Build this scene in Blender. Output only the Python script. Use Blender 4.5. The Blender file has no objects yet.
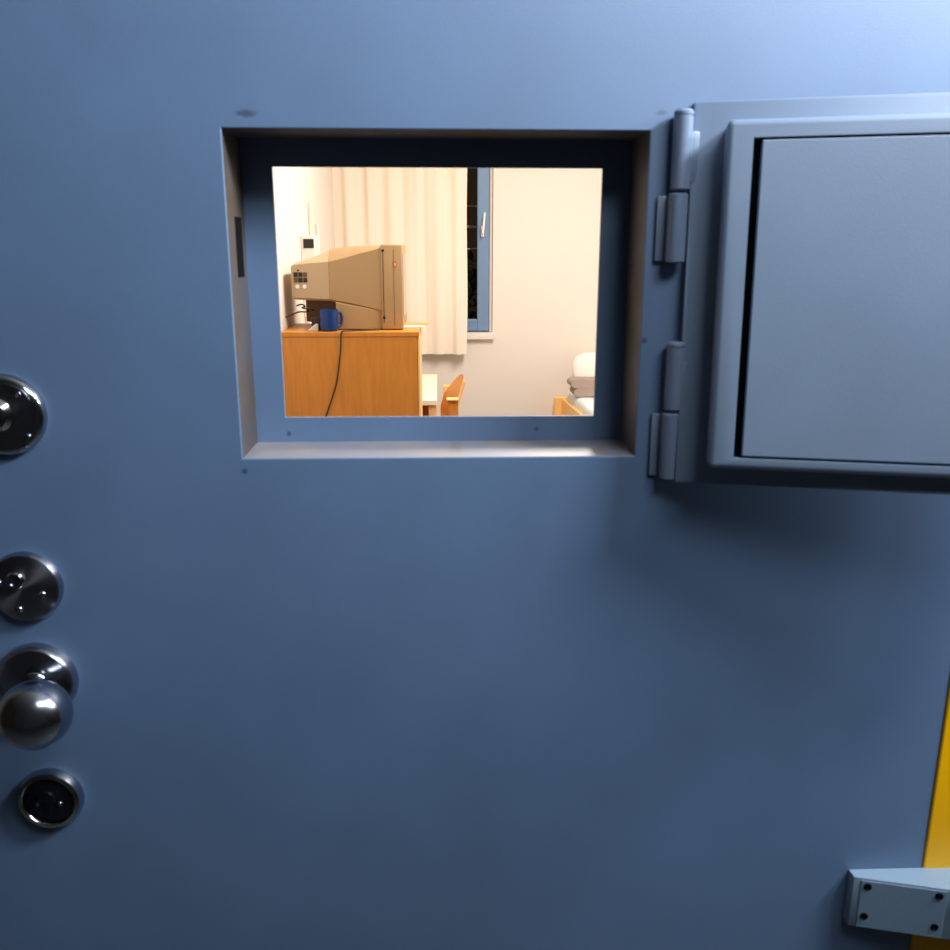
import bpy, bmesh, math, random
from mathutils import Vector, Matrix
random.seed(7)
R = math.radians
SC = bpy.context.scene
COL = SC.collection

# ------------------------------------------------------------------ materials
def _nt(name):
    m = bpy.data.materials.new(name); m.use_nodes = True
    nt = m.node_tree
    return m, nt, nt.nodes['Principled BSDF']

def mat(name, col, rough=0.5, metal=0.0, spec=0.5, bump=0.0, bscale=200.0, var=0.0, vscale=6.0, trans=0.0, aniso=0.0):
    m, nt, p = _nt(name)
    N, L = nt.nodes, nt.links
    p.inputs['Base Color'].default_value = (*col, 1)
    p.inputs['Roughness'].default_value = rough
    p.inputs['Metallic'].default_value = metal
    p.inputs['Specular IOR Level'].default_value = spec
    p.inputs['Transmission Weight'].default_value = trans
    tc = N.new('ShaderNodeTexCoord')
    if var:
        n = N.new('ShaderNodeTexNoise'); n.inputs['Scale'].default_value = vscale; n.inputs['Detail'].default_value = 5
        L.new(tc.outputs['Object'], n.inputs['Vector'])
        r = N.new('ShaderNodeValToRGB')
        r.color_ramp.elements[0].position = .3; r.color_ramp.elements[1].position = .7
        r.color_ramp.elements[0].color = (*[c*(1-var) for c in col], 1)
        r.color_ramp.elements[1].color = (*[min(1, c*(1+var)) for c in col], 1)
        L.new(n.outputs['Fac'], r.inputs['Fac']); L.new(r.outputs['Color'], p.inputs['Base Color'])
    if bump:
        n = N.new('ShaderNodeTexNoise'); n.inputs['Scale'].default_value = bscale; n.inputs['Detail'].default_value = 3
        L.new(tc.outputs['Object'], n.inputs['Vector'])
        b = N.new('ShaderNodeBump'); b.inputs['Strength'].default_value = bump; b.inputs['Distance'].default_value = .001
        L.new(n.outputs['Fac'], b.inputs['Height']); L.new(b.outputs['Normal'], p.inputs['Normal'])
    if aniso:
        p.inputs['Anisotropic'].default_value = aniso; p.inputs['Anisotropic Rotation'].default_value = .25
        t = N.new('ShaderNodeTangent'); t.direction_type = 'RADIAL'; t.axis = 'Y'
        L.new(t.outputs['Tangent'], p.inputs['Tangent'])
    return m

def wood(name, c0, c1, rough=.45, stretch=(6, 6, .7), scale=9):
    m, nt, p = _nt(name); N, L = nt.nodes, nt.links
    tc = N.new('ShaderNodeTexCoord'); mp = N.new('ShaderNodeMapping'); mp.inputs['Scale'].default_value = stretch
    L.new(tc.outputs['Object'], mp.inputs['Vector'])
    n = N.new('ShaderNodeTexNoise'); n.inputs['Scale'].default_value = scale; n.inputs['Detail'].default_value = 6; n.inputs['Distortion'].default_value = .6
    L.new(mp.outputs['Vector'], n.inputs['Vector'])
    r = N.new('ShaderNodeValToRGB'); r.color_ramp.elements[0].position = .3; r.color_ramp.elements[1].position = .72
    r.color_ramp.elements[0].color = (*c0, 1); r.color_ramp.elements[1].color = (*c1, 1)
    L.new(n.outputs['Fac'], r.inputs['Fac']); L.new(r.outputs['Color'], p.inputs['Base Color'])
    p.inputs['Roughness'].default_value = rough
    return m

PAINT = (.098, .182, .335)
def door_paint(name, spots=(), dirt=0.0, rough=.55, dcol=(.34, .27, .2), PAINT=PAINT):
    """blue steel paint with orange-peel texture; a few chips and marks; optional brown dirt"""
    m, nt, p = _nt(name); N, L = nt.nodes, nt.links
    tc = N.new('ShaderNodeTexCoord')
    n = N.new('ShaderNodeTexNoise'); n.inputs['Scale'].default_value = 9; n.inputs['Detail'].default_value = 4
    L.new(tc.outputs['Object'], n.inputs['Vector'])
    r = N.new('ShaderNodeValToRGB'); r.color_ramp.elements[0].position = .3; r.color_ramp.elements[1].position = .7
    r.color_ramp.elements[0].color = (*[c*.94 for c in PAINT], 1); r.color_ramp.elements[1].color = (*[c*1.06 for c in PAINT], 1)
    L.new(n.outputs['Fac'], r.inputs['Fac'])
    col = r.outputs['Color']
    def mix(fac, c):
        nonlocal col
        x = N.new('ShaderNodeMix'); x.data_type = 'RGBA'
        L.new(fac, x.inputs[0]); L.new(col, x.inputs[6]); x.inputs[7].default_value = (*c, 1); col = x.outputs[2]
    for (cx, cz, rx, rz, s) in spots:
        mp = N.new('ShaderNodeMapping'); mp.inputs['Location'].default_value = (-cx/rx, 0, -cz/rz)
        mp.inputs['Scale'].default_value = (1/rx, 0, 1/rz)
        L.new(tc.outputs['Object'], mp.inputs['Vector'])
        nn = N.new('ShaderNodeTexNoise'); nn.inputs['Scale'].default_value = 300
        L.new(tc.outputs['Object'], nn.inputs['Vector'])
        ln = N.new('ShaderNodeVectorMath'); ln.operation = 'LENGTH'; L.new(mp.outputs['Vector'], ln.inputs[0])
        ad = N.new('ShaderNodeMath'); ad.operation = 'ADD'; L.new(ln.outputs['Value'], ad.inputs[0]); L.new(nn.outputs['Fac'], ad.inputs[1])
        mr = N.new('ShaderNodeMapRange'); mr.inputs['From Min'].default_value = 1.0; mr.inputs['From Max'].default_value = 1.6
        mr.inputs['To Min'].default_value = s; mr.inputs['To Max'].default_value = 0
        L.new(ad.outputs[0], mr.inputs['Value']); mix(mr.outputs[0], (.02, .035, .08))
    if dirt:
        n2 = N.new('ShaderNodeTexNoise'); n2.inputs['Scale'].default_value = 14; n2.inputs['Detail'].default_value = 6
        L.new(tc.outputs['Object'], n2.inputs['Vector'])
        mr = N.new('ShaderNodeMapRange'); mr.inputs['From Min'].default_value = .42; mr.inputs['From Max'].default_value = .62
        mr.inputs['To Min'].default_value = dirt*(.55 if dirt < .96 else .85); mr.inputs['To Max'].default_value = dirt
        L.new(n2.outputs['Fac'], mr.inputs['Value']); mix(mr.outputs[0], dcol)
    L.new(col, p.inputs['Base Color'])
    p.inputs['Roughness'].default_value = rough; p.inputs['Specular IOR Level'].default_value = 1.0
    nb = N.new('ShaderNodeTexNoise'); nb.inputs['Scale'].default_value = 600; nb.inputs['Detail'].default_value = 2
    L.new(tc.outputs['Object'], nb.inputs['Vector'])
    b = N.new('ShaderNodeBump'); b.inputs['Strength'].default_value = .15; b.inputs['Distance'].default_value = .0006
    L.new(nb.outputs['Fac'], b.inputs['Height']); L.new(b.outputs['Normal'], p.inputs['Normal'])
    return m

M = dict(
    door=door_paint('blue_door_paint', spots=((-.162, 1.4675, .0095, .0035, .7), (-.183, 1.1545, .0035, .003, .75), (.193, 1.4705, .006, .0022, .5), (.188, 1.2755, .003, .0035, .8))),
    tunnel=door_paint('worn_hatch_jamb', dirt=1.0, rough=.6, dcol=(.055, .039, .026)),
    sill=door_paint('dusty_hatch_sill', spots=((.015, 1.1666, .007, .5, .6),), dirt=.95, rough=.5, dcol=(.33, .28, .24)),
    lip=door_paint('blue_frame_paint', spots=((-.152, 1.1755, .0028, .0032, .8), (.098, 1.179, .0028, .0032, .8))),
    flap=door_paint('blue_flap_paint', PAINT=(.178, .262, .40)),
    steel_paint=mat('painted_steel', (.17, .235, .35), .32, 0, spec=.8, bump=.1),
    bracket=mat('bracket_grey_paint', (.21, .32, .44), .4, 0, spec=.8, bump=.1),
    bracket_plate=mat('bracket_plate_paint', (.18, .29, .42), .45, .0, bump=.15),
    chrome=mat('chrome', (.42, .45, .5), .12, 1.0),
    brushed=mat('brushed_chrome', (.4, .43, .5), .27, 1.0, aniso=.85),
    satin=mat('satin_chrome', (.33, .37, .45), .2, 1.0),
    blackmetal=mat('dark_metal', (.02, .025, .035), .25, .8),
    black=mat('black_plastic', (.012, .01, .01), .5),
    dark=mat('dark_gap', (.004, .004, .005), .9, spec=.1),
    yellow=mat('yellow_paint', (.95, .50, .0), .4, bump=.05),
    wall=mat('warm_white_wall', (.80, .75, .68), .85, bump=.15, bscale=90),
    corridor=mat('corridor_wall_paint', (.25, .25, .25), .8, bump=.1, bscale=60),
    floor=mat('grey_linoleum', (.13, .13, .135), .5, var=.12, vscale=20),
    ceiling=mat('white_ceiling', (.8, .78, .75), .9, bump=.1, bscale=60),
    oak=wood('orange_beech_veneer', (.51, .19, .02), (.60, .245, .034)),
    oak_light=wood('light_beech_edge', (.78, .45, .17), (.86, .54, .24)),
    chairwood=wood('chair_beech', (.88, .5, .15), (.95, .6, .22), .35),
    laminate=mat('cream_laminate', (.85, .78, .62), .4),
    tv=mat('beige_tv_plastic', (.39, .255, .12), .5, bump=.1, bscale=500),
    tv_lit=mat('lit_beige_tv_plastic', (.46, .335, .2), .5, bump=.1, bscale=500),  # casing beige lightened: light on the rear housing is put into the colour
    tv_dark=mat('brown_tv_plastic', (.12, .065, .025), .6),
    screen=mat('dark_screen_glass', (.02, .025, .03), .08),
    red=mat('red_label', (.55, .08, .02), .5),
    white=mat('white_plastic', (.82, .8, .76), .4),
    paper=mat('white_paper', (.88, .85, .78), .8),
    cover=mat('orange_magazine_cover', (.66, .3, .07), .5),
    mug=mat('blue_glaze', (.006, .04, .17), .25, spec=.3),
    curtain=mat('cream_curtain_cloth', (.86, .77, .655), .9),
    sash=mat('blue_grey_sash_paint', (.17, .28, .46), .4),
    seal=mat('dark_window_seal', (.05, .05, .06), .6),
    cream=mat('cream_bar_paint', (.7, .6, .45), .5),
    leaf=mat('dull_green_leaf', (.12, .16, .03), .6, var=.4, vscale=30),
    stem=mat('brown_stem', (.1, .06, .03), .8),
    sheet=mat('pale_blue_sheet', (.72, .8, .84), .85, bump=.2, bscale=300),
    pillow=mat('white_pillow_cloth', (.87, .85, .81), .9, bump=.2, bscale=300),
    blanket=mat('taupe_blanket_wool', (.36, .29, .25), .95, bump=.4, bscale=500),
)
def glass():
    m, nt, p = _nt('window_glass')
    p.inputs['Base Color'].default_value = (.95, .97, .97, 1); p.inputs['Roughness'].default_value = .02
    p.inputs['Transmission Weight'].default_value = 1; p.inputs['IOR'].default_value = 1.05
    return m
M['glass'] = glass()

# ------------------------------------------------------------------ mesh helpers
def _xf(bm, verts, loc=(0, 0, 0), rot=None):
    if rot: bmesh.ops.transform(bm, matrix=Matrix.Rotation(rot[0], 4, rot[1]), verts=verts)
    bmesh.ops.translate(bm, vec=Vector(loc), verts=verts)

def box(bm, x0, x1, y0, y1, z0, z1, bev=0.0, seg=2):
    t = bmesh.new()
    bmesh.ops.create_cube(t, size=1)
    for v in t.verts:
        v.co = Vector(((x0+x1)/2+v.co.x*(x1-x0), (y0+y1)/2+v.co.y*(y1-y0), (z0+z1)/2+v.co.z*(z1-z0)))
    if bev: bmesh.ops.bevel(t, geom=t.edges[:], offset=bev, segments=seg, affect='EDGES', profile=.5)
    merge(bm, t)

def merge(bm, t):
    me = bpy.data.meshes.new('tmp'); t.to_mesh(me); t.free(); bm.from_mesh(me); bpy.data.meshes.remove(me)

def prism(bm, poly, axis, a, b, bev=0.0):
    """polygon of 2-D points extruded along axis from a to b; 'y' poly=(x,z), 'z' poly=(x,y), 'x' poly=(y,z)"""
    t = bmesh.new()
    def P(p, h): return {'y': (p[0], h, p[1]), 'z': (p[0], p[1], h), 'x': (h, p[0], p[1])}[axis]
    va = [t.verts.new(P(p, a)) for p in poly]; vb = [t.verts.new(P(p, b)) for p in poly]
    t.faces.new(va); t.faces.new(vb[::-1]); n = len(poly)
    for i in range(n): t.faces.new((va[i], vb[i], vb[(i+1) % n], va[(i+1) % n]))
    bmesh.ops.recalc_face_normals(t, faces=t.faces[:])
    if bev: bmesh.ops.bevel(t, geom=t.edges[:], offset=bev, segments=2, affect='EDGES', profile=.5)
    merge(bm, t)

def lathe(bm, prof, c=(0, 0, 0), axis='y-', n=48):
    """prof: (radius, height) list; axis 'y-' grows toward the corridor, 'z' grows upward"""
    t = bmesh.new(); rings = []
    for (r, h) in prof:
        ring = []
        for k in range(n):
            a = 2*math.pi*k/n
            if axis == 'y-': p = (c[0]+r*math.cos(a), c[1]-h, c[2]+r*math.sin(a))
            elif axis == 'x': p = (c[0]+h, c[1]+r*math.cos(a), c[2]+r*math.sin(a))
            else: p = (c[0]+r*math.cos(a), c[1]+r*math.sin(a), c[2]+h)
            ring.append(t.verts.new(p))
        rings.append(ring)
    for i in range(len(rings)-1):
        for k in range(n):
            t.faces.new((rings[i][k], rings[i][(k+1) % n], rings[i+1][(k+1) % n], rings[i+1][k]))
    for ring in (rings[0], rings[-1]): t.faces.new(ring)
    bmesh.ops.remove_doubles(t, verts=t.verts[:], dist=1e-6)
    bmesh.ops.recalc_face_normals(t, faces=t.faces[:])
    merge(bm, t)

def tube(bm, pts, r, n=10, closed=False):
    pts = [Vector(p) for p in pts]; t = bmesh.new(); rings = []
    m = len(pts); up = None
    for i, p in enumerate(pts):
        d = (pts[(i+1) % m]-pts[i-1]) if closed else (pts[min(i+1, m-1)]-pts[max(i-1, 0)])
        d.normalize()
        if up is None: up = Vector((0, 0, 1)) if abs(d.z) < .9 else Vector((1, 0, 0))
        s = d.cross(up).normalized(); up = s.cross(d).normalized()
        rr = r[i] if isinstance(r, (list, tuple)) else r
        rings.append([t.verts.new(p+rr*(math.cos(2*math.pi*k/n)*s+math.sin(2*math.pi*k/n)*up)) for k in range(n)])
    for i in range(m if closed else m-1):
        a, b = rings[i], rings[(i+1) % m]
        for k in range(n): t.faces.new((a[k], a[(k+1) % n], b[(k+1) % n], b[k]))
    if not closed: t.faces.new(rings[0]); t.faces.new(rings[-1])
    bmesh.ops.recalc_face_normals(t, faces=t.faces[:])
    merge(bm, t)

def spline(ctrl, k=8):
    P = [Vector(p) for p in ctrl]; P = [P[0]*2-P[1]]+P+[P[-1]*2-P[-2]]; out = []
    for i in range(1, len(P)-2):
        for j in range(k):
            t = j/k; a, b, c, d = P[i-1:i+3]
            out.append(.5*((2*b)+(c-a)*t+(2*a-5*b+4*c-d)*t*t+(3*b-a-3*c+d)*t**3))
    out.append(P[-2]); return out

def loft(bm, secs):
    t = bmesh.new(); rings = [[t.verts.new(p) for p in s] for s in secs]; n = len(secs[0])
    for a, b in zip(rings, rings[1:]):
        for k in range(n): t.faces.new((a[k], a[(k+1) % n], b[(k+1) % n], b[k]))
    t.faces.new(rings[0]); t.faces.new(rings[-1])
    bmesh.ops.recalc_face_normals(t, faces=t.faces[:])
    merge(bm, t)

def obj(name, bm, m, parent=None, label=None, smooth=None, loc=None):
    me = bpy.data.meshes.new(name); bm.normal_update(); bm.to_mesh(me); bm.free()
    for x in (m if isinstance(m, (list, tuple)) else [m]): me.materials.append(x)
    o = bpy.data.objects.new(name, me); COL.objects.link(o)
    if parent: o.parent = parent
    if loc: o.location = loc
    if label: o['label'] = label
    if smooth is not None:
        for p in me.polygons: p.use_smooth = True
        try: me.set_sharp_from_angle(angle=R(smooth))
        except Exception: pass
    return o

def thing(name, label, cat, loc=(0, 0, 0), rz=0, group=None):
    o = bpy.data.objects.new(name, None); COL.objects.link(o); o.empty_display_size = .1
    o.location = loc; o.rotation_euler = (0, 0, rz); tag(o, label, cat, group)
    return o

def tag(o, label, cat, group=None):
    o['label'] = label; o['category'] = cat
    if group: o['group'] = group

def struct(o, label=None, cat=None):
    o['kind'] = 'structure'
    if label: o['label'] = label
    if cat: o['category'] = cat
    return o
B = bmesh.new

# ------------------------------------------------------------------ the setting
FX0, FX1 = -.575, .5225          # door opening
XL, XR, YB, ZC = -.612, 1.85, 4.7, 2.6
def wall_with_hole(name, x0, x1, z0, z1, hx0, hx1, hz0, hz1, y0, y1, m):
    bm = B()
    box(bm, x0, hx0, y0, y1, z0, z1); box(bm, hx1, x1, y0, y1, z0, z1)
    box(bm, hx0, hx1, y0, y1, hz1, z1)
    if hz0 > z0: box(bm, hx0, hx1, y0, y1, z0, hz0)
    return obj(name, bm, m)
struct(wall_with_hole('wall_front', -2.6, 2.6, 0, ZC, FX0-.03, FX1+.10, 0, 2.13, .012, .24, M['corridor']), 'grey wall around the blue cell door', 'wall')
bm = B(); box(bm, XL-.12, XL, .24, YB, 0, ZC); struct(obj('wall_left', bm, M['wall']), 'warm white cell wall behind the television', 'wall')
bm = B(); box(bm, XR, XR+.12, .24, YB, 0, ZC); struct(obj('wall_right', bm, M['wall']), 'warm white cell wall beside the bed', 'wall')
WX0, WX1, WZ0, WZ1 = -.46, .327, .838, 2.05
struct(wall_with_hole('wall_back', XL-.12, XR+.12, 0, ZC, WX0, WX1, WZ0, WZ1, YB, YB+.26, M['wall']), 'warm white cell wall with the window', 'wall')
bm = B(); box(bm, -2.6, 2.6, -2.6, YB+.26, -.1, 0); struct(obj('floor', bm, M['floor']), 'grey floor', 'floor')
bm = B(); box(bm, -2.6, 2.6, -2.6, YB+.26, ZC, ZC+.1); struct(obj('ceiling', bm, M['ceiling']), 'white ceiling', 'ceiling')
bm = B(); box(bm, -2.6, 2.6, -2.7, -2.6, 0, ZC); struct(obj('wall_corridor', bm, M['corridor']), 'grey corridor wall facing the cell door', 'wall')

# yellow steel door frame
bm = B()
box(bm, FX1-.0, FX1+.105, -.002, .2, 0, 2.13, .002); box(bm, FX0-.035, FX0, -.002, .2, 0, 2.13, .002)
box(bm, FX0-.035, FX1+.105, -.002, .2, 2.095, 2.135, .002)
box(bm, FX1-.014, FX1+.01, .082, .12, 0, 2.1); box(bm, FX0-.01, FX0+.02, .082, .12, 0, 2.1)
struct(obj('trim_1', bm, M['yellow']), 'yellow steel frame along the right edge of the blue door', 'door frame')

# ------------------------------------------------------------------ door with hatch
HX0, HX1, HZ0, HZ1, HD = -.1838, .184, 1.1668, 1.4557, .0717
DT = .0757
def door_leaf():
    bm = B(); xs = [FX0+.004, HX0, HX1, .5213]; zs = [.008, HZ0, HZ1, 2.09]
    V = {}
    for yi, y in enumerate((0, DT)):
        for i, x in enumerate(xs):
            for j, z in enumerate(zs): V[yi, i, j] = bm.verts.new((x, y, z))
    for yi in (0, 1):
        for i in range(3):
            for j in range(3):
                if (i, j) != (1, 1): bm.faces.new((V[yi, i, j], V[yi, i+1, j], V[yi, i+1, j+1], V[yi, i, j+1]))
    def side(a, b):
        return bm.faces.new((V[0, *a], V[0, *b], V[1, *b], V[1, *a]))
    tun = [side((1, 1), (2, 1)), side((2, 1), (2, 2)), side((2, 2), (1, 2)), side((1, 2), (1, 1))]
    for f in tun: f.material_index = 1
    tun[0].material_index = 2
    for i in range(3):
        side((i, 0), (i+1, 0)); side((i, 3), (i+1, 3)); side((0, i), (0, i+1)); side((3, i), (3, i+1))
    bmesh.ops.recalc_face_normals(bm, faces=bm.faces[:])
    ed = [e for f in tun for e in f.edges if all(abs(v.co.y) < 1e-6 for v in e.verts)]
    bmesh.ops.bevel(bm, geom=list(set(ed)), offset=.0013, segments=3, affect='EDGES', profile=.5)
    return bm
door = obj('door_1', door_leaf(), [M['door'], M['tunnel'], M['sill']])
struct(door, 'blue steel cell door with an open food hatch and chrome locks', 'door')
# thin frame plate at the back of the hatch
bm = B()
a0, a1, b0, b1 = -.1553, .1566, 1.1918, 1.4306
for (x0, x1, z0, z1) in ((HX0, a0, HZ0, HZ1), (a1, HX1, HZ0, HZ1), (a0, a1, HZ0, b0), (a0, a1, b1, HZ1)):
    box(bm, x0, x1, HD, DT+.0006, z0, z1)
obj('hatch_frame', bm, M['lip'], door, 'blue inner frame plate of the hatch opening')
bm = B(); box(bm, HX0-.001, HX0+.0008, .030, .055, 1.3305, 1.3845, .0004); obj('latch_slot', bm, M['dark'], door, 'dark latch slot in the left side of the hatch')

# hatch flap, swung open to the right
PHI = R(14); u = Vector((math.cos(PHI), -math.sin(PHI), 0)); nrm = Vector((-math.sin(PHI), -math.cos(PHI), 0))
FZ0, FZ1 = 1.1455, 1.4795
FO = Vector((.2195, -.004, 0))
_pv = FO+Vector((0, 0, FZ1)); _rt = Matrix.Rotation(R(-3), 3, u) @ Matrix.Rotation(R(.4), 3, nrm)
def fmap(c): return _rt @ (FO+u*c.x+nrm*c.y+Vector((0, 0, c.z))-_pv)+_pv   # the flap hangs slightly out at its lower edge
#                       # front left edge of the flange
def flap_box(u0, u1, n0, n1, z0, z1, bev=0, seg=2):
    t = B(); box(t, u0, u1, n0, n1, z0, z1, bev, seg)
    for v in t.verts: v.co = fmap(v.co)
    bmesh.ops.recalc_face_normals(t, faces=t.faces[:])
    return t
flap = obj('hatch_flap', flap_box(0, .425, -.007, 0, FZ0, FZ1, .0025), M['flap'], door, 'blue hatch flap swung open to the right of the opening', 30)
def plug_ring():
    """rounded raised block with a recess for the panel"""
    T = .030; U0, U1, Z0, Z1 = .0275, .397, 1.1655, 1.459; g = .0275; gt = .017; gb = .0125
    bm = B()
    def ring(ua, ub, za, zb, n): return [bm.verts.new((ua, n, za)), bm.verts.new((ub, n, za)), bm.verts.new((ub, n, zb)), bm.verts.new((ua, n, zb))]
    r0 = ring(U0, U1, Z0, Z1, 0); r1 = ring(U0, U1, Z0, Z1, T)
    r2 = ring(U0+g-.006, U1-g+.006, Z0+gb-.002, Z1-gt+.002, T); r3 = ring(U0+g-.006, U1-g+.006, Z0+gb-.002, Z1-gt+.002, T-.012)
    for a, b in ((r0, r1), (r1, r2), (r2, r3)):
        for k in range(4): bm.faces.new((a[k], a[(k+1) % 4], b[(k+1) % 4], b[k]))
    bm.faces.new(r3); bm.faces.new(r0)
    bmesh.ops.recalc_face_normals(bm, faces=bm.faces[:])
    out = [e for e in bm.edges if (e.verts[0] in r1 and e.verts[1] in r1) or (e.verts[0] in r0 and e.verts[1] in r1) or (e.verts[1] in r0 and e.verts[0] in r1)]
    bmesh.ops.bevel(bm, geom=out, offset=.0055, segments=5, affect='EDGES', profile=.5)
    for v in bm.verts: v.co = fmap(v.co)
    bmesh.ops.recalc_face_normals(bm, faces=bm.faces[:])
    return bm
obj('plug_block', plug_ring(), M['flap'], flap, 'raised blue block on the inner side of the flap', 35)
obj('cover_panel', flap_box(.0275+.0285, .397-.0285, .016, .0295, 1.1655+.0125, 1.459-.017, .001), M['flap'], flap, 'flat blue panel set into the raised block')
obj('gap_shade', flap_box(.0275+.0216, .397-.0216, .0181, .0205, 1.1655+.0106, 1.459-.0151), M['dark'], flap, 'dark strip painting the shade in the gap around the panel')  # dark strip paints shade into the gap around the panel
# hinges: two barrels, each of an upper and a lower knuckle, and a leaf on the door
HXC, HYC = .2085, -.0105
for (zt, zm, zb, r, HXC, hy) in ((1.472, 1.4055, 1.345, .0085, .2095, -.0085), (1.2755, 1.212, 1.1475, .0085, .2145, -.017)):
    bm = B(); lathe(bm, [(r-.0015, zm+.0006), (r, zm+.002), (r, zt-.006), (r-.0007, zt-.0055), (r-.0007, zt-.005), (r, zt-.0045), (r, zt-.002), (r-.002, zt)], (HXC+.0005, HYC, 0), 'z', 32)
    box(bm, HXC+.004, FO.x+.006, hy, -.0045, zm+.006, zt-.017, .0015)
    k = obj('hinge_knuckle', bm, M['steel_paint'], flap, 'upper round hinge knuckle of the flap', 35)
    bm = B(); lathe(bm, [(r-.002, zb), (r, zb+.001), (r, zm-.0028), (r-.0015, zm-.0018)], (HXC-.0005, HYC, 0), 'z', 32)
    box(bm, HXC-.017, HXC+.001, -.0045, -.0005, zb+.001, zm-.004, .001)
    box(bm, HXC-.0085, HXC-.0035, -.012, -.0006, zb+.001, zm-.004, .001)
    obj('hinge_leaf', bm, M['steel_paint'], door, 'blue hinge leaf welded to the door', 35)

# locks along the left of the door
def ring_prof(r, h, e=.002): return [(0.0001, 0), (r, 0), (r, h-e), (r-e*.3, h-e*.3), (r-e, h)]
# upper rose with the neck of a lever
c = (-.3945, 0, 1.2100)
bm = B(); lathe(bm, [(.0001, 0), (.0372, 0), (.0372, .004), (.0355, .0075), (.0325, .009), (.0305, .0085), (.029, .0065), (.0001, .0062)], c, n=64)
rose = obj('lock_rose', bm, M['chrome'], door, 'uppermost round chrome rose on the door', 40)
bm = B(); lathe(bm, [(.0001, .005), (.0165, .005), (.0165, .010), (.0125, .014), (.0115, .036), (.0095, .0385), (.0001, .039)], (c[0]-.006, 0, c[2]+.001), n=40)
obj('lever_neck', bm, M['chrome'], rose, None, 40)
bm = B(); tube(bm, spline([(c[0]-.006, -.031, c[2]+.001), (c[0]-.03, -.034, c[2]+.001), (c[0]-.075, -.035, c[2]), (c[0]-.118, -.034, c[2]-.001)], 6), [.0085]*18+[.006], 14)
obj('lever_handle', bm, M['chrome'], rose, None, 60)
for (dx, dz) in ((.0205, -.0195), (.0165, .0195)):
    bm = B(); lathe(bm, [(.0001, .006), (.0032, .006), (.0032, .0072), (.0022, .0084), (.0001, .0088)], (c[0]+dx, 0, c[2]+dz), n=16)
    obj('screw', bm, M['satin'], rose, None, 50)
# brushed lock cylinder rose
c = (-.3958, 0, 1.0440)
bm = B(); lathe(bm, [(.0001, 0), (.0345, 0), (.0345, .004), (.0325, .0078), (.0285, .0092), (.0001, .0092)], c, n=64)
rose2 = obj('cylinder_rose', bm, M['brushed'], door, 'brushed round lock rose between the lever rose and the knob', 40)
bm = B(); lathe(bm, [(.0001, .009), (.0088, .009), (.0088, .012), (.0075, .0135), (.0052, .0135), (.0048, .0115), (.0001, .0112)], (c[0]-.005, 0, c[2]+.009), n=32)
cyl = obj('lock_cylinder', bm, M['chrome'], rose2, None, 40)
for (dx, dz) in ((.0175, -.006), (-.006, -.021), (-.022, .006)):
    bm = B(); lathe(bm, [(.0001, .0088), (.0036, .0088), (.0036, .0096), (.0024, .0106), (.0012, .0100), (.0001, .0098)], (c[0]+dx, 0, c[2]+dz), n=16)
    obj('screw', bm, M['satin'], rose2, None, 50)
# ball knob on a cup rose
c = (-.3962, 0, .9462)
bm = B(); lathe(bm, [(.0001, 0), (.0385, 0), (.0385, .009), (.0378, .0125), (.0362, .0138), (.0345, .013), (.0335, .009), (.033, .0055), (.0001, .005)], c, n=64)
knob = obj('knob_rose', bm, M['brushed'], door, 'deep cupped chrome rose behind the ball knob', 40)
bm = B(); lathe(bm, [(.0001, .004), (.0135, .004), (.0135, .010), (.0105, .014), (.0001, .015)], c, n=40); tube(bm, [(c[0], -.010, c[2]), (c[0]+.004, -.020, c[2]), (c[0]+.019, -.046, c[2]), (c[0]+.0255, -.060, c[2])], [.0095, .009, .0095, .012], 24)
obj('knob_neck', bm, M['chrome'], knob, None, 50)
kp = []
for i in range(25):
    a = math.pi*i/24; kp.append((max(.0001, .0322*math.sin(a)), .0700-.0290*math.cos(a)))
bm = B(); lathe(bm, kp, (c[0]+.0265, 0, c[2]), n=64)
obj('door_knob', bm, M['satin'], knob, 'polished chrome ball knob', 80)
# lowest key escutcheon
c = (-.3985, 0, .8145)
bm = B(); lathe(bm, [(.0001, 0), (.0325, 0), (.0325, .005), (.0305, .0095), (.0265, .0112), (.0255, .0105), (.0248, .008), (.0001, .0078)], c, n=64)
esc = obj('key_escutcheon', bm, M['chrome'], door, 'lowest round dark key escutcheon on the door', 40)
bm = B(); lathe(bm, [(.0001, .0075), (.0245, .0075), (.0245, .0085), (.0235, .0093), (.0001, .0093)], c, n=48); obj('cover_disc', bm, M['blackmetal'], esc, 'black disc in the escutcheon', 40)
bm = B(); lathe(bm, [(.0001, .009), (.0085, .009), (.0085, .0112), (.0075, .0122), (.0001, .0122)], (c[0]-.001, 0, c[2]+.004), n=32)
box(bm, c[0]-.0055, c[0]+.0035, -.0118, -.009, c[2]-.017, c[2]+.002, .001); obj('lock_cylinder', bm, M['blackmetal'], esc, None, 40)
bm = B(); box(bm, c[0]-.002, c[0], -.0126, -.0119, c[2]-.001, c[2]+.009); obj('keyhole', bm, M['dark'], esc)
for dx in (-.011, .011):
    bm = B(); lathe(bm, [(.0001, .009), (.0026, .009), (.0026, .0096), (.0016, .0106), (.0001, .011)], (c[0]+dx, 0, c[2]-.003), n=16); obj('screw', bm, M['satin'], esc, None, 50)

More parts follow.
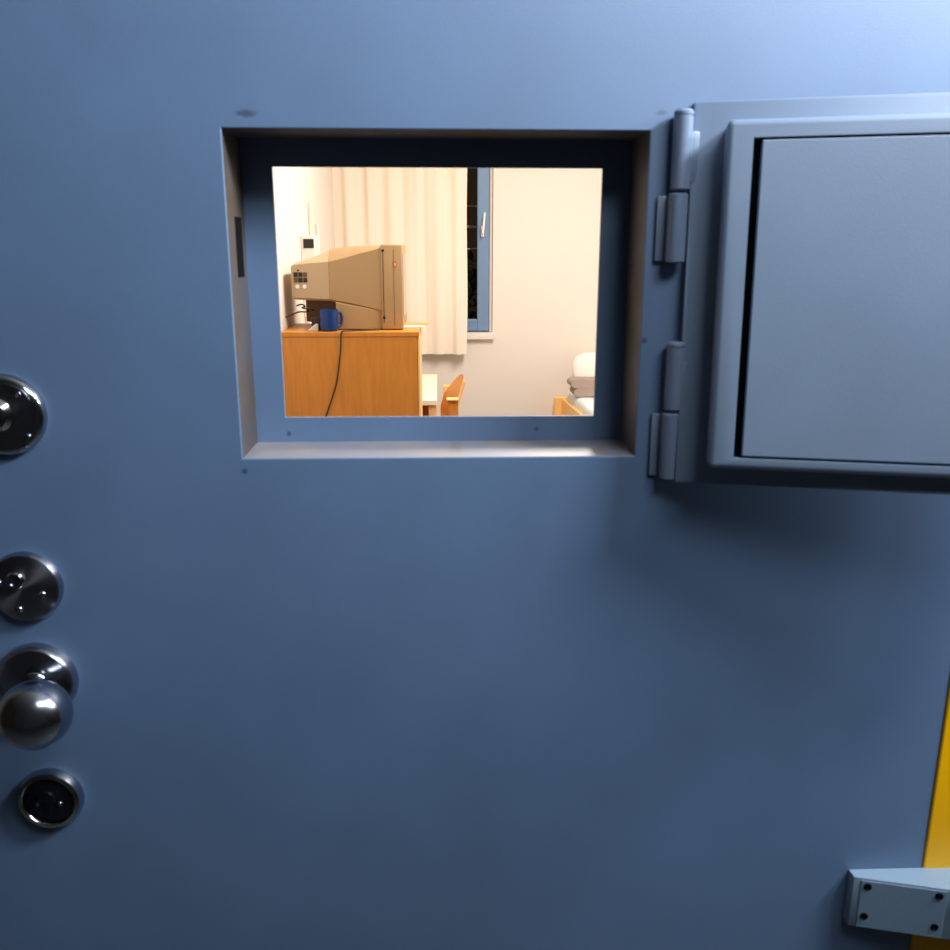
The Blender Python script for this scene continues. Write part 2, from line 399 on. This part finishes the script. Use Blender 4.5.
# wedge shaped hinge bracket at the lower right
BZ0, BZ1 = .6405, .7027
bm = B(); prism(bm, [(.440, -.0), (.441, -.0125), (.620, -.0575), (.620, -.003), (.52, .0), ], 'z', BZ0, BZ1, .0012)
br = obj('hinge_bracket', bm, M['bracket'], door, 'pale wedge shaped hinge bracket at the lower right of the door', 20)
BP = R(14.1); bu = Vector((math.cos(BP), -math.sin(BP), 0)); bn = Vector((-math.sin(BP), -math.cos(BP), 0)); BO = Vector((.441, -.0125, 0))
def bb(u0, u1, n0, n1, z0, z1, bev=0):
    t = B(); box(t, u0, u1, n0, n1, z0, z1, bev)
    for v in t.verts: v.co = BO+bu*v.co.x+bn*v.co.y+Vector((0, 0, v.co.z))
    bmesh.ops.recalc_face_normals(t, faces=t.faces[:]); return t
obj('bracket_plate', bb(.0075, .0935, .0, .0010, BZ0+.001, BZ1-.0025, .0006), M['bracket_plate'], br, 'blue grey front plate of the bracket')
for (uu, zz) in ((.0145, .6935), (.0145, .6563), (.0855, .6935), (.0855, .6550)):
    t = B(); lathe(t, [(.0001, 0), (.0042, 0), (.0040, .0008), (.0022, .0012), (.0018, .0002), (.0001, .0002)], (0, 0, 0), n=20)
    rot = Matrix.Rotation(-BP, 3, 'Z')
    for v in t.verts: v.co = rot @ v.co+BO+bu*uu+bn*.0009+Vector((0, 0, zz))
    obj('screw', t, M['blackmetal'], br, 'dark recessed screw')

# ------------------------------------------------------------------ window and curtain
bm = B()
def frame_boxes(bm, x0, x1, z0, z1, w, y0, y1, bev=.003):
    box(bm, x0, x0+w, y0, y1, z0, z1, bev); box(bm, x1-w, x1, y0, y1, z0, z1, bev)
    box(bm, x0+w, x1-w, y0, y1, z0, z0+w, bev); box(bm, x0+w, x1-w, y0, y1, z1-w, z1, bev)
frame_boxes(bm, WX0+.001, WX1-.001, WZ0+.001, WZ1-.001, .030, YB+.03, YB+.10)
win = struct(obj('window_1', bm, M['wall']), 'window with a blue grey sash beside the cream curtain', 'window')
bm = B(); frame_boxes(bm, WX0+.016, WX1-.022, WZ0+.008, WZ1-.016, .072, YB+.012, YB+.075, .005)
obj('window_sash', bm, M['sash'], win, 'blue grey window sash')
bm = B(); frame_boxes(bm, WX0+.013, WX1-.0185, WZ0+.005, WZ1-.013, .012, YB+.0205, YB+.07, 0); frame_boxes(bm, WX0+.085, WX1-.091, WZ0+.077, WZ1-.085, .004, YB+.02, YB+.045, 0)
obj('window_seal', bm, M['seal'], win, 'dark seal around the sash')
bm = B(); box(bm, WX0+.08, WX1-.09, YB+.045, YB+.05, WZ0+.07, WZ1-.08); obj('window_pane', bm, M['glass'], win)
bm = B(); box(bm, WX0-.04, WX1+.008, YB-.035, YB-.0005, WZ0-.04, WZ0-.005, .004); obj('window_sill', bm, M['wall'], win, 'narrow white window sill')
bm = B(); box(bm, .2535, .2725, YB-.006, YB+.013, 1.405, 1.470, .004); box(bm, .2575, .2695, YB-.035, YB-.004, 1.432, 1.447, .003)
prism(bm, [(.2575, 1.425), (.2705, 1.425), (.281, 1.545), (.270, 1.548)], 'y', YB-.048, YB-.034, .003)
obj('window_handle', bm, M['white'], win, 'white window handle turned upward')
for (z, r) in ((1.5913, .0045), (1.4668, .009), (1.3348, .0045)):
    bm = B(); tube(bm, [(WX0-.02, YB+.2, z), (WX1+.02, YB+.2, z)], r, 10); obj('window_bar', bm, M['cream'], win, 'pale horizontal bar outside the glass')
# dim shrub in the dark outside
sh = thing('shrub', 'dim leafy shrub in the dark beyond the window pane', 'shrub', (.2, YB+.75, 0))
bm = B()
for k in range(7):
    a = random.uniform(0, 6.28); tube(bm, spline([(0, 0, 0), (.05*math.cos(a), .05*math.sin(a), .5), (.14*math.cos(a), .14*math.sin(a), random.uniform(.9, 1.3))], 5), .008, 6)
obj('stem', bm, M['stem'], sh)
bm = B()
for k in range(420):
    a = random.uniform(0, 6.28); r = random.uniform(.02, .28); z = random.uniform(.6, 1.3); s = random.uniform(.02, .045)
    t = B(); bmesh.ops.create_grid(t, x_segments=2, y_segments=2, size=s)
    for v in t.verts: v.co.x *= .5*(1-abs(v.co.y/s)*.7); v.co.z += .3*abs(v.co.x)
    rot = Matrix.Rotation(random.uniform(0, 6.28), 4, 'Z') @ Matrix.Rotation(random.uniform(.3, 1.3), 4, 'X')
    bmesh.ops.transform(t, matrix=rot, verts=t.verts[:]); bmesh.ops.translate(t, vec=(r*math.cos(a), r*math.sin(a), z), verts=t.verts[:])
    merge(bm, t)
obj('foliage', bm, M['leaf'], sh)

# curtain
ct = thing('curtain', 'cream curtain hanging in soft folds left of the window handle', 'curtain', (0, 4.62, .715))
def curtain_mesh():
    bm = B(); nx, nz = 160, 14; x0, x1, h = -.6112, .166, 1.62; g = []
    for i in range(nx+1):
        t = i/nx; row = []
        for j in range(nz+1):
            s = j/nz; x = x0+(x1-x0)*t
            y = .012*math.sin(2*math.pi*(t*6.1+.05*math.sin(3*s)))+.004*math.sin(2*math.pi*(t*13.3+.3))*(1-.4*s)+.006*math.sin(2*math.pi*(t*3+s))
            xx = x+min(1, 12*t)*.006*math.sin(2*math.pi*t*5+2*s)+(.004*math.sin(9*s) if i == nx else 0)
            row.append(bm.verts.new((xx, y, h*s)))
        g.append(row)
    for i in range(nx):
        for j in range(nz): bm.faces.new((g[i][j], g[i+1][j], g[i+1][j+1], g[i][j+1]))
    return bm
obj('curtain_cloth', curtain_mesh(), M['curtain'], ct, None, 60)
bm = B(); box(bm, -.592, .45, -.02, .02, 1.612, 1.64, .003); box(bm, -.5, -.46, .01, .078, 1.612, 1.64); box(bm, .36, .40, .01, .078, 1.612, 1.64)
obj('curtain_rail', bm, M['white'], ct, 'white curtain rail')

# ------------------------------------------------------------------ cabinet with the television
CT = 1.0345
cab = thing('cabinet', 'orange wooden cabinet under the television against the left wall', 'cabinet', (-.335, 2.85, 0))
def cb(x0, x1, y0, y1, z0, z1, bev=.0015): 
    t = B(); box(t, x0+.335, x1+.335, y0-2.85, y1-2.85, z0, z1, bev); return t
obj('cabinet_body', cb(-.609, -.0855, 2.652, 3.045, .06, CT-.0185), M['oak'], cab)
obj('cabinet_top', cb(-.6095, -.0768, 2.650, 3.047, CT-.018, CT), M['oak'], cab)
obj('plinth', cb(-.60, -.11, 2.665, 3.03, 0, .06), M['tv_dark'], cab)
cd = obj('cabinet_door', cb(-.0838, -.0755, 2.6535, 3.043, .065, CT-.021), M['oak_light'], cab, 'pale edged door on the right side of the cabinet')
obj('door_handle', cb(-.0755, -.06, 2.69, 2.70, .55, .67, .003), M['satin'], cd)

tv = thing('television', 'beige box television seen from its side on top of the cabinet', 'television', (-.3, 2.92, CT))
TO = Vector((-.3, 2.92, CT))
def loc(bm):
    bmesh.ops.translate(bm, vec=-TO, verts=bm.verts[:]); return bm
def sec(x, yn, yf, zb, zs, zr, ch=.05):
    return [(x, yn+.01, zb), (x, yn, zb+.008), (x, yn, zs-.004), (x, yn+.004, zs), (x, yn+ch*.9, zr-(zr-zs)*.22), (x, yn+ch*1.5, zr), (x, yf-ch*1.5, zr), (x, yf-ch*.9, zr-(zr-zs)*.22), (x, yf-.004, zs), (x, yf, zs-.004), (x, yf, zb+.008), (x, yf-.01, zb)]
bm = B(); box(bm, -.2235, -.1405, 2.73, 3.11, CT+.003, 1.361, .005, 3)
bez = obj('bezel', loc(bm), M['tv'], tv, 'deep front casing of the television', 30)
bm = B(); prism(bm, [(2.765, CT+.045), (3.075, CT+.045), (3.075, 1.325), (2.765, 1.325)], 'x', -.1415, -.1395, .0); obj('screen', loc(bm), M['screen'], tv)
bm = B(); loft(bm, [sec(-.2235, 2.737, 3.103, 1.104, 1.350, 1.3575, .04), sec(-.30, 2.752, 3.088, 1.120, 1.332, 1.3555), sec(-.36, 2.765, 3.075, 1.132, 1.315, 1.353), sec(-.4295, 2.778, 3.062, 1.1435, 1.2985, 1.342)])
obj('rear_shell', loc(bm), M['tv'], tv, 'tapering rear shell', 25)
bm = B(); loft(bm, [sec(-.4305, 2.778, 3.062, 1.1435, 1.2985, 1.342), sec(-.46, 2.779, 3.058, 1.145, 1.2965, 1.327), sec(-.51, 2.781, 3.052, 1.147, 1.293, 1.308), sec(-.565, 2.783, 3.045, 1.149, 1.286, 1.291), sec(-.579, 2.79, 3.035, 1.154, 1.277, 1.281, .03)])
tail = obj('tube_housing', loc(bm), M['tv_lit'], tv, 'housing at the back of the television, coloured lighter as if lit', 25)
bm = B(); prism(bm, [(-.404, CT+.003), (-.2215, CT+.003), (-.2215, 1.108), (-.404, 1.141)], 'y', 2.745, 3.095, .002)
obj('chassis', loc(bm), M['tv'], tv)
bm = B(); prism(bm, [(-.535, CT+.025), (-.4045, CT+.003), (-.4045, 1.142), (-.535, 1.147)], 'y', 2.85, 3.06, .002); obj('lower_housing', loc(bm), M['tv_dark'], tv, 'dark underside of the television')
bm = B(); box(bm, -.2165, -.2135, 2.7288, 2.7306, 1.062, 1.338); obj('seam', loc(bm), M['tv_dark'], bez)
for z in (1.3385, 1.0825):
    bm = B(); lathe(bm, [(.0001, 0), (.0055, 0), (.005, .0015), (.0001, .0018)], (-.215, 2.7295, z), n=14); obj('screw', loc(bm), M['black'], bez)
bm = B(); box(bm, -.1765, -.1635, 2.7288, 2.7305, 1.276, 1.297); obj('sticker', loc(bm), M['red'], bez, 'small red label')
bm = B(); box(bm, -.170, -.167, 2.7282, 2.7289, 1.281, 1.292); obj('sticker_mark', loc(bm), M['paper'], bez)
bm = B(); box(bm, -.1745, -.1735, 2.7289, 2.7302, 1.05, 1.345, 0); obj('groove', loc(bm), M['tv_dark'], bez)
for i in range(3):
    for j in range(2):
        x = -.568+.0185*i; z = 1.216+.021*j; y = 2.781
        bm = B(); box(bm, x, x+.0155, y-.001, y+.012, z, z+.0175); obj('socket', loc(bm), M['black'] if (i+j) % 3 else M['tv_dark'], tail, 'dark socket')
for i in range(2):
    bm = B(); lathe(bm, [(.0001, 0), (.008, 0), (.008, .002), (.0001, .002)], (-.555+.028*i, 2.7812, 1.200), n=16); obj('jack', loc(bm), M['white'], tail, 'white round jack')
bm = B(); lathe(bm, [(.0001, 0), (.004, 0), (.0001, .002)], (-.55, 2.7815, 1.262), n=12); obj('screw', loc(bm), M['black'], tail)

# blue mug
MG = (-.426, 2.698, CT)
bm = B(); lathe(bm, [(.0001, .0), (.030, 0), (.033, .004), (.0345, .012), (.035, .080), (.035, .0825), (.033, .0825), (.0325, .078), (.033, .01), (.0001, .008)], (0, 0, 0), 'z', 48)
tube(bm, spline([(.027, .019, .068), (.040, .030, .068), (.045, .035, .046), (.041, .031, .022), (.027, .019, .016)], 6), .0052, 10)
mug = obj('mug', bm, M['mug'], None, None, 40, MG); tag(mug, 'dark blue mug standing on the cabinet in front of the television', 'mug')
# black cord
bm = B()
tube(bm, spline([(-.235, 2.722, CT+.004), (-.29, 2.690, CT+.004), (-.345, 2.664, CT+.0042), (-.372, 2.6495, CT+.003), (-.376, 2.6425, CT-.012), (-.381, 2.6445, CT-.07), (-.390, 2.645, CT-.135), (-.402, 2.645, CT-.2), (-.420, 2.645, CT-.255), (-.448, 2.645, CT-.335), (-.47, 2.645, CT-.45), (-.48, 2.645, CT-.6), (-.50, 2.645, .25), (-.54, 2.63, .012), (-.56, 2.5, .006)], 7), .0028, 8)
obj('power_cord', loc(bm), M['black'], tv, 'thin black cord hanging down the front of the cabinet')
# aerial leads behind the set, small white plug
bm = B()
tube(bm, spline([(-.60, 2.74, CT+.05), (-.575, 2.735, CT+.060), (-.548, 2.74, CT+.070), (-.53, 2.80, CT+.066), (-.527, 2.853, CT+.066)], 6), .0030, 8)
tube(bm, spline([(-.555, 2.735, CT+.094), (-.535, 2.73, CT+.100), (-.522, 2.735, CT+.092), (-.535, 2.745, CT+.086), (-.512, 2.76, CT+.08), (-.505, 2.853, CT+.07)], 6), .0030, 8)
obj('aerial_lead', loc(bm), M['black'], tv, 'looped dark aerial lead')
bm = B(); prism(bm, [(-.515, CT), (-.470, CT), (-.470, CT+.026), (-.482, CT+.026), (-.5, CT+.011)], 'y', 2.70, 2.73, .002)
pl = obj('plug', bm, M['white']); tag(pl, 'small white plug lying left of the blue mug', 'plug')
bm = B(); box(bm, -.500, -.463, 2.735, 2.77, CT, CT+.05, .004)
sk = obj('power_adapter', bm, M['black']); tag(sk, 'black power adapter behind the white plug on the cabinet', 'adapter')
# papers on the right of the cabinet top
bm = B(); t = B(); box(t, -.095, .05, -.07, .07, 0, .006, .001); merge(bm, t)
pp = obj('papers', bm, M['paper'], None, None, None, (-.116, 2.90, CT)); pp.rotation_euler[2] = R(8); tag(pp, 'white sheaf of papers beside the television on the cabinet', 'papers')
bm = B(); box(bm, -.06, .06, -.05, .05, 0, .0035, .0008)
mz = obj('magazine', bm, M['cover'], None, None, None, (-.105, 2.93, CT+.0062)); mz.rotation_euler[2] = R(-6); tag(mz, 'orange magazine lying on the white papers', 'magazine')

# wall box and conduits behind the television
wb = thing('wall_socket_box', 'pale box with a dark opening on the left wall behind the television', 'socket box', (-.612, 3.30, 1.3))
bm = B(); box(bm, 0.0005, .062, 0, .10, -.26, .10, .004); obj('box_body', bm, M['wall'], wb)
bm = B(); box(bm, .012, .058, -.003, .001, .045, .084, .001); obj('opening', bm, M['black'], wb, 'dark square opening')
for k, (y, r, z0, z1) in enumerate(((3.58, .0085, 0, 1.55), (3.82, .008, 0, 1.46))):
    bm = B(); tube(bm, [(-.612+r+.001, y, z0), (-.612+r+.001, y, z1)], r, 14)
    o = obj('conduit', bm, M['curtain'])
    tag(o, ['taller cream conduit on the left wall just beyond the dark box', 'shorter cream conduit on the left wall nearer the curtain'][k], 'conduit', 'conduits on the left wall')

# ------------------------------------------------------------------ desk and chair
dk = thing('desk', 'wooden desk with a bright cream top behind the cabinet', 'desk', (-.3, 3.7, 0))
def db(x0, x1, y0, y1, z0, z1, bev=.002):
    t = B(); box(t, x0+.3, x1+.3, y0-3.7, y1-3.7, z0, z1, bev); return t
DZ = .657
obj('tabletop', db(-.598, -.013, 3.30, 4.16, DZ-.024, DZ), M['laminate'], dk, 'bright cream desk top')
obj('side_panel', db(-.58, -.088, 3.335, 3.357, 0, DZ-.025), M['oak'], dk)
dr = obj('drawer', db(-.56, -.036, 3.36, 3.78, DZ-.14, DZ-.0255), M['oak'], dk)
obj('knob', db(-.0355, -.022, 3.56, 3.575, DZ-.09, DZ-.075), M['oak_light'], dr)
for y in (3.31, 4.11): obj('leg', db(-.053, -.018, y, y+.036, 0, DZ-.025), M['oak_light'], dk)
obj('leg', db(-.59, -.555, 4.11, 4.146, 0, DZ-.025), M['oak_light'], dk)

ch = thing('chair', 'wooden chair with a curved backrest in front of the desk', 'chair', (.06, 3.55, 0))
def hb(x0, x1, y0, y1, z0, z1, bev=.004):
    t = B(); box(t, x0-.06, x1-.06, y0-3.55, y1-3.55, z0, z1, bev); return t
obj('leg', hb(.036, .087, 3.30, 3.345, 0, .654), M['oak'], ch); obj('leg', hb(.019, .066, 3.76, 3.80, 0, .654), M['chairwood'], ch)
obj('leg', hb(-.30, -.262, 3.32, 3.36, 0, .44), M['chairwood'], ch); obj('leg', hb(-.30, -.262, 3.75, 3.79, 0, .44), M['chairwood'], ch)
obj('armrest_cap', hb(.031, .089, 3.29, 3.352, .6545, .663, .003), M['oak_light'], ch)
obj('seat', hb(-.31, .045, 3.31, 3.80, .4405, .465, .008), M['chairwood'], ch)
def backrest():
    bm = B(); n = 16; m = 10; g = []
    for i in range(n+1):
        t = i/n; y = 3.36+.33*t; row = []; bow = .02*math.sin(math.pi*t)
        top = .752-.012*max(0, 1-t/.15)**2-.13*max(0, (t-.35)/.65)**2.2
        for j in range(m+1):
            s = j/m; z = .48+(top-.48)*s; lean = .055*max(0, (z-.56)/.19)
            row.append(bm.verts.new((.058-.055*t+bow+lean-.06, y-3.55, z)))
        g.append(row)
    for i in range(n):
        for j in range(m): bm.faces.new((g[i][j], g[i+1][j], g[i+1][j+1], g[i][j+1]))
    bmesh.ops.solidify(bm, geom=bm.faces[:], thickness=.016)
    bmesh.ops.recalc_face_normals(bm, faces=bm.faces[:])
    return bm
br_ = obj('backrest', backrest(), M['chairwood'], ch, 'curved orange backrest', 40)
bm = B(); tube(bm, [(.064+.055*max(0, (z-.56)/.19)-.06, 3.356-3.55, z) for z in (.5, .55, .6, .65, .7, .725, .738)], .0085, 10); obj('edge_highlight', bm, M['oak_light'], br_, 'pale strip painting the highlight on the backrest edge', 60)  # pale tube paints a highlight along the near edge of the backrest

# ------------------------------------------------------------------ bed
bed = thing('bed', 'light wooden bed frame along the right wall', 'bed', (.754, 4.6, 0), R(3.4))
def bx(x0, x1, y0, y1, z0, z1, bev=.004):
    t = B(); box(t, x0, x1, y0, y1, z0, z1, bev); return t
obj('headboard', bx(-.045, .95, .0, .035, .1, .448), M['chairwood'], bed)
obj('footboard', bx(-.045, .95, -2.0, -1.965, .1, .448), M['chairwood'], bed)
obj('side_rail', bx(0, .024, -1.964, -.001, .24, .441), M['chairwood'], bed); obj('side_rail', bx(.925, .949, -1.964, -.001, .24, .441), M['chairwood'], bed)
obj('slat_base', bx(.0245, .9245, -1.962, -.003, .28, .31), M['oak_light'], bed)
for x in (-.045, .915):
    for y in (.0, -2.0): obj('leg', bx(x, x+.035, y, y+.035, 0, .0995), M['chairwood'], bed)
def soft(nx, ny, x0, x1, y0, y1, z0, z1, rnd, wob=.004, seed=1):
    """cushion-like rounded block with slight unevenness"""
    t = B(); box(t, x0, x1, y0, y1, z0, z1, rnd, 5)
    bmesh.ops.subdivide_edges(t, edges=[e for e in t.edges if e.calc_length() > .08], cuts=10, use_grid_fill=True)
    rr = random.Random(seed); ph = [rr.uniform(0, 6) for _ in range(6)]
    for v in t.verts:
        v.co.z += wob*(math.sin(23*v.co.x+ph[0])*math.sin(19*v.co.y+ph[1])+.5*math.sin(47*v.co.x+ph[2]+9*v.co.y)) if v.co.z > z0+.01 else 0
    return t
BR = Matrix.Rotation(R(3.4), 4, 'Z')
def onbed(x, y, z): return tuple((BR @ Vector((x, y, 0)))+Vector((.754, 4.6, z)))
mt = obj('mattress', soft(1, 1, .026, .92, -1.95, -.008, 0, .185, .03, .002, 3), M['sheet'], None, None, 60, onbed(0, 0, .3105)); mt.rotation_euler[2] = R(3.4)
tag(mt, 'mattress in a pale blue sheet on the wooden bed', 'mattress')
# folded blanket: three folded layers
bm = B()
def fold(bm, z0, z1, x0, x1, y0, y1, k):
    poly = []; n = 9; h = z1-z0; r = h/2
    for i in range(n+1):
        a = math.pi/2+math.pi*i/n; poly.append((x0+r+r*math.cos(a)*1.3, z0+r+r*math.sin(a)))
    for i in range(1, 9): poly.append((x0+r+(x1-x0-r)*i/9, z0+.0015*math.sin(i*1.9+k)+.001))
    poly.append((x1, z0+.001)); poly.append((x1, z1-.001))
    for i in range(8, 0, -1): poly.append((x0+r+(x1-x0-r)*i/9, z1+.0015*math.sin(i*1.3+k)-.001))
    prism(bm, poly, 'y', y0, y1, 0)
fold(bm, .002, .054, .018, .52, -.30, -.17, 0); fold(bm, .053, .104, .0, .51, -.302, -.17, 2)
bl = obj('blanket', bm, M['blanket'], None, None, 40, onbed(0, 0, .4985)); bl.rotation_euler[2] = R(3.4)
tag(bl, 'folded taupe blanket near the head of the bed', 'blanket')
bm = B(); t = B(); bmesh.ops.create_uvsphere(t, u_segments=40, v_segments=20, radius=1)
for v in t.verts:
    x, y, z = v.co; e = .55
    v.co = Vector((.33*math.copysign(abs(x)**e, x), .075*y*(1-.25*(x*x)), .118*math.copysign(abs(z)**.6, z)+.008*math.sin(6*x)))
merge(bm, t)
pw = obj('pillow', bm, M['pillow'], None, None, 80, onbed(.385, -.04, .622)); pw.rotation_euler = (R(-22), 0, R(3.4))
tag(pw, 'white pillow leaning behind the folded blanket', 'pillow')

# ------------------------------------------------------------------ light
def area(name, loc, target, size, power, col, sy=None, spread=180):
    l = bpy.data.lights.new(name, 'AREA'); l.energy = power; l.color = col; l.size = size; l.spread = R(spread)
    if sy: l.shape = 'RECTANGLE'; l.size_y = sy
    o = bpy.data.objects.new(name, l); COL.objects.link(o); o.location = loc
    o.rotation_euler = (Vector(target)-Vector(loc)).to_track_quat('-Z', 'Y').to_euler(); return o
area('corridor_lamp', (1.05, -.5, 2.15), (.38, 0, 1.88), .26, 15.5, (.95, .97, 1.0), .2, 118)
area('corridor_lamp', (.6, -.95, 2.35), (.12, 0, 1.95), .7, 8, (.95, .97, 1.0), .35, 122)
area('corridor_lamp', (1.2, -.3, 1.8), (.55, 0, .75), .2, 5, (.95, .97, 1.0), .15, 110)  # added unseen lamp, brightens the bracket and right side of the door
area('cell_lamp', (.6, 2.5, 2.57), (.6, 2.5, 0), .3, 83, (1.0, .895, .815), 1.6)
w = bpy.data.worlds.new('night'); SC.world = w; w.use_nodes = True
w.node_tree.nodes['Background'].inputs[0].default_value = (.016, .011, .006, 1); w.node_tree.nodes['Background'].inputs[1].default_value = 1

# ------------------------------------------------------------------ camera
cd_ = bpy.data.cameras.new('camera'); cam = bpy.data.objects.new('camera', cd_); COL.objects.link(cam); SC.camera = cam
cd_.sensor_width = 36; cd_.lens = 890/950*36; cd_.clip_start = .02
pit, yaw, roll = R(14.5), R(2.3), R(.1)
fw = Vector((math.sin(yaw)*math.cos(pit), math.cos(yaw)*math.cos(pit), -math.sin(pit))); r0 = Vector((math.cos(yaw), -math.sin(yaw), 0)); u0 = r0.cross(fw)
r2 = math.cos(roll)*r0+math.sin(roll)*u0; u2 = -math.sin(roll)*r0+math.cos(roll)*u0
cam.matrix_world = Matrix(((r2.x, u2.x, -fw.x, 0), (r2.y, u2.y, -fw.y, -.814), (r2.z, u2.z, -fw.z, 1.36), (0, 0, 0, 1)))
cd_.dof.use_dof = True; cd_.dof.focus_distance = 3.4; cd_.dof.aperture_fstop = 14

SC.view_settings.view_transform = 'Standard'; SC.view_settings.look = 'None'; SC.view_settings.gamma = 1
SC.view_settings.use_curve_mapping = False; SC.view_settings.exposure = 0
SC.cycles.use_denoising = True; SC.cycles.max_bounces = 14; SC.cycles.diffuse_bounces = 8; SC.cycles.caustics_reflective = True
